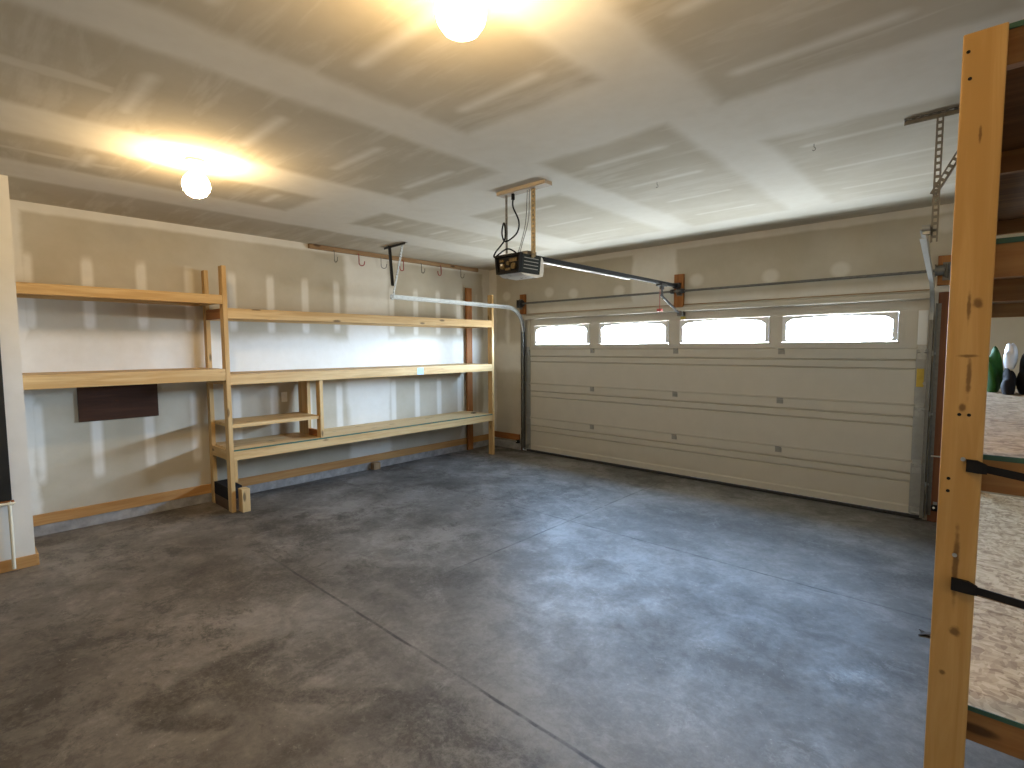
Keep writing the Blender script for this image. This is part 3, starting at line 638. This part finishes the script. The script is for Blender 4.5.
t = thing('wall_outlet', 'white electrical outlet on the wall above the small riser shelf', 'outlet', (.004, -3.42, 1.06))
box(0, .006, -3.455, -3.385, 1.00, 1.115, bev=.002).build('cover_plate', 'white', t)
for z in (1.037, 1.078): MB().cyl((.005, -3.42, z), (.008, -3.42, z), .015, n=16).build('socket', 'porcelain', t)
rs = thing('riser_shelf', 'small riser shelf standing on the left end of the long lower bench', 'shelf', (.3, -3.73, .624))
Z0 = .624
box(.07, FX-.03, P1+.004, -3.28, .838, .874, bev=.002).build('shelf_board', 'pine_y', rs)
box(FX-.10, FX-.012, -3.28, -3.242, Z0, 1.270, bev=.002).build('front_upright', 'pine_z', rs)
box(.064, .29, -3.28, -3.242, Z0, 1.270, bev=.002).build('rear_upright', 'pine_z', rs)
box(.29, FX-.10, -3.275, -3.245, Z0, .70, bev=.002).build('cross_rail', 'stain_x', rs)

tag(box(.0, .022, -5.292, -4.677, .968, 1.30, bev=.002).build('wall_board', 'brownpanel'), 'dark brown board fixed to the wall beneath the lower short shelf', 'board')
tag(box(FX-.03, FX+.075, P1+.034, P1+.11, 0, .232, bev=.004).build('timber_block', 'pale_z'), 'short pale knotty block beside the foot of the left front post', 'wood block')
a = P1+.004
tag(box(.12, FX-.095, P0+.004, P1+.10, 0, .105, bev=.004).build('timber', 'shadeblock'), 'timber darkened for its shade, on the floor behind the left front post', 'timber')
tag(box(.11, FX-.10, P0+.004, P1+.10, .105, .235, bev=.006).build('timber', 'blackbag'), 'timber painted black as shade, stacked on top of the one behind the left post', 'timber')  # black stands for the shade behind the post
tag(box(.022, .10, -2.30, -2.20, 0, .092, bev=.004).build('timber_block', 'old_z'), 'small brown block on the floor beneath the middle of the bench', 'wood block')
tag(box(.30, .36, -.72, -.66, .624, .634, bev=.003).build('scrap', 'black'), 'small flat black scrap on the right end of the long bench', 'scrap')

# ------------------------------------------------------------------ near left wall things
tag(box(NX, NX+.03, -6.75, -5.806, .53, 2.0, bev=.004).build('wall_panel', 'blackpanel'), 'black panel on the near wall at the left edge of the photo', 'panel')
tag(box(NX, NX+.035, -6.75, -5.795, .495, .525, bev=.003).build('ledge', 'stain_y'), 'narrow brown wooden ledge beneath the black panel', 'ledge')
MBt = MB().tube(bez([(NX+.045, -6.5, .508), (NX+.045, -5.85, .508), (NX+.045, -5.828, .50), (NX+.043, -5.822, .48), (NX+.043, -5.822, .02)]), .011, 12)
tag(MBt.build('pipe', 'cream', None, True), 'thin cream plastic pipe bending down the near wall to the floor', 'pipe')

# ------------------------------------------------------------------ safety sensors
for sx_, lab in ((5.768, 'small black safety sensor with a white light by the right foot of the door'), (.698, 'small safety sensor on a bracket by the left foot of the door')):
    t = thing('safety_sensor', lab, 'sensor', (sx_, -.09, .11), 'door safety sensors')
    MB().box(sx_-.022, sx_+.022, -.12, -.07, .125, .175, bev=.006).build('housing', 'black', t)
    MB().cyl((sx_-.004, -.12, .157), (sx_-.004, -.126, .157), .009).build('indicator', 'white', t)
    MB().box(sx_-.015, sx_+.015, -.07, -.023, .118, .124).box(sx_-.015, sx_+.015, -.027, -.023, .118, .19).build('bracket', 'galv', t)

# ------------------------------------------------------------------ storage rack on the right
PX0, PX1, PY = 5.972, 6.060, -4.22
rk = thing('storage_rack', 'tall pine rack with strand board decks along the right wall', 'rack', (6.25, -2.8, 0))
post = box(PX0, PX1, PY, PY+.038, 0, 2.447, bev=.003).build('front_post', 'post', rk)
for dx, z in ((.012, 2.40), (.018, 2.33), (.020, 1.26), (.020, 1.225), (.035, 1.44), (.055, 1.44)):
    MB().cyl((PX0+dx, PY-.0008, z), (PX0+dx, PY+.004, z), .0045, n=10).build('nail_hole', 'black', post)
for dx, z in ((.048, 1.318), (.042, 1.047)):
    MB().cyl((PX0+dx, PY-.003, z), (PX0+dx, PY+.004, z), .0055, n=12).build('screw_head', 'galv', post)
MB().cyl((PX0-.022, PY+.015, 1.315), (PX0+.01, PY+.015, 1.315), .002, n=8).build('nail', 'galv', post)
box(RX-.09, RX-.002, PY, PY+.038, 0, 2.447, bev=.003).build('front_post', 'post', rk)
YE = -1.30
for a in (PX0, RX-.09): box(a, a+.088, YE, YE+.038, 0, 2.447, bev=.003).build('rear_post', 'post', rk)
for zt_, seam in ((2.455, -3.0), (1.910, -3.1), (1.330, -3.30), (.610, -3.44)):
    d = .012; ys = PY+.038
    box(PX0+.004, RX-.004, ys, seam-.002, zt_-d, zt_).build('deck_board', 'osb' if zt_ < 1.5 else 'deckshade', rk)
    box(PX0+.004, RX-.004, seam+.002, YE, zt_-d, zt_).build('deck_board', 'osb' if zt_ < 1.5 else 'deckshade', rk)
    box(PX0+.004, RX-.004, ys-.003, ys, zt_-d-.001, zt_+.001).build('board_edge', 'green_edge', rk, label='dark green painted board edge')
    zr = zt_-d
    box(PX0+.04, RX-.09, ys, ys+.038, zr-.089, zr, bev=.002).build('cross_rail', 'rackrail_x', rk)
    box(PX0+.04, RX-.09, YE-.038, YE, zr-.089, zr, bev=.002).build('cross_rail', 'rackrail_x', rk)
    box(PX0+.04, RX-.09, seam-.019, seam+.019, zr-.089, zr, bev=.002).build('cross_rail', 'rackrail_x', rk)
    box(PX0+.002, PX0+.04, ys, YE, zr-.089, zr, bev=.002).build('side_rail', 'rackrail_y', rk)
    box(RX-.09, RX-.052, ys, YE, zr-.089, zr, bev=.002).build('side_rail', 'rackrail_y', rk)
def strap(x0, xs, z, z1, h, label):
    m = MB().poly([(x0, PY-.014, z-h*.45), (x0, PY-.014, z+h*.5), (xs, PY-.014, z+h*.5), (xs+.02, PY-.012, z+h*.2), (xs+.02, PY-.012, z-h*.5), (xs, PY-.014, z-h*.5)], (0, .013, 0))
    m.poly([(xs+.018, PY-.010, z-h*.4), (xs+.018, PY-.010, z+h*.2), (RX-.002, PY-.010, z1+h*.3), (RX-.002, PY-.010, z1-h*.3)], (0, .005, 0))
    tag(m.build('strap', 'webbing'), label, 'strap', 'black straps on the rack')
strap(6.027, 6.050, 1.302, 1.235, .034, 'black strap across the front of the rack at the upper strand board deck')
strap(6.010, 6.045, .966, .92, .034, 'black strap across the rack front, lower of the two, halfway down the post')
MB_ = MB().tube([(6.05, PY+.01, .945), (6.2, PY+.012, .935), (RX-.005, PY+.012, .925)], .003)
tag(MB_.build('cord', 'old_x', None, True), 'thin brown cord just beneath the lower black strap', 'cord')

# things at the far end of the second deck from below
def lump(name, mat, c, sx_, sy_, sz_, seed, label, cat, squash=.35):
    rnd = random.Random(seed); b = MB(); bmesh.ops.create_icosphere(b.b, subdivisions=4, radius=1)
    ph = [(rnd.uniform(2, 5), rnd.uniform(2, 5), rnd.uniform(2, 5), rnd.uniform(0, 6)) for _ in range(5)]
    for v in b.b.verts:
        q = v.co.copy(); r = 1+sum(.045*math.sin(a*q.x+bb*q.y+cc*q.z+dd) for a, bb, cc, dd in ph)
        z = max(q.z, -.75)
        v.co = Vector((c[0]+q.x*r*sx_, c[1]+q.y*r*sy_, c[2]+(z+.75)/1.75*sz_*(1 if q.z < .3 else r)))
    return tag(b.build(name, mat, None, True), label, cat)
DZ = 1.330
lump('sack', 'greenbag', (6.092, -1.60, DZ), .045, .10, .27, 1, 'dark green cloth sack at the far end of the rack deck', 'bag')
lump('bag', 'blackbag', (6.162, -1.78, DZ), .032, .07, .15, 4, 'small black bag beneath the white plastic bag on the rack deck', 'bag')
lump('plastic_bag', 'whitebag', (6.162, -1.78, DZ+.152), .030, .05, .15, 5, 'crumpled white plastic bag on top of the small black bag', 'bag')
lump('bag', 'blackbag', (6.252, -1.70, DZ), .050, .11, .24, 2, 'larger black bag at the far end of the rack deck, right of the white one', 'bag')

# ------------------------------------------------------------------ floor litter
b = MB(); rnd = random.Random(3)
ring = []
c = Vector((5.878, -2.44, .003))
top = [b.b.verts.new(c+Vector((r*math.cos(a), r*math.sin(a), .006+.004*math.sin(3*a)))) for a, r in ((0, .05), (.6, .025), (1.1, .06), (1.8, .02), (2.6, .045), (3.3, .02), (4.0, .055), (4.8, .02), (5.5, .04))]
f = b.b.faces.new(top); r_ = bmesh.ops.extrude_face_region(b.b, geom=[f])
for v in [q for q in r_['geom'] if isinstance(q, bmesh.types.BMVert)]: v.co.z -= .005
tag(b.build('leaf', 'leaf'), 'small dark curled dry leaf on the floor beside the rack post', 'leaf')
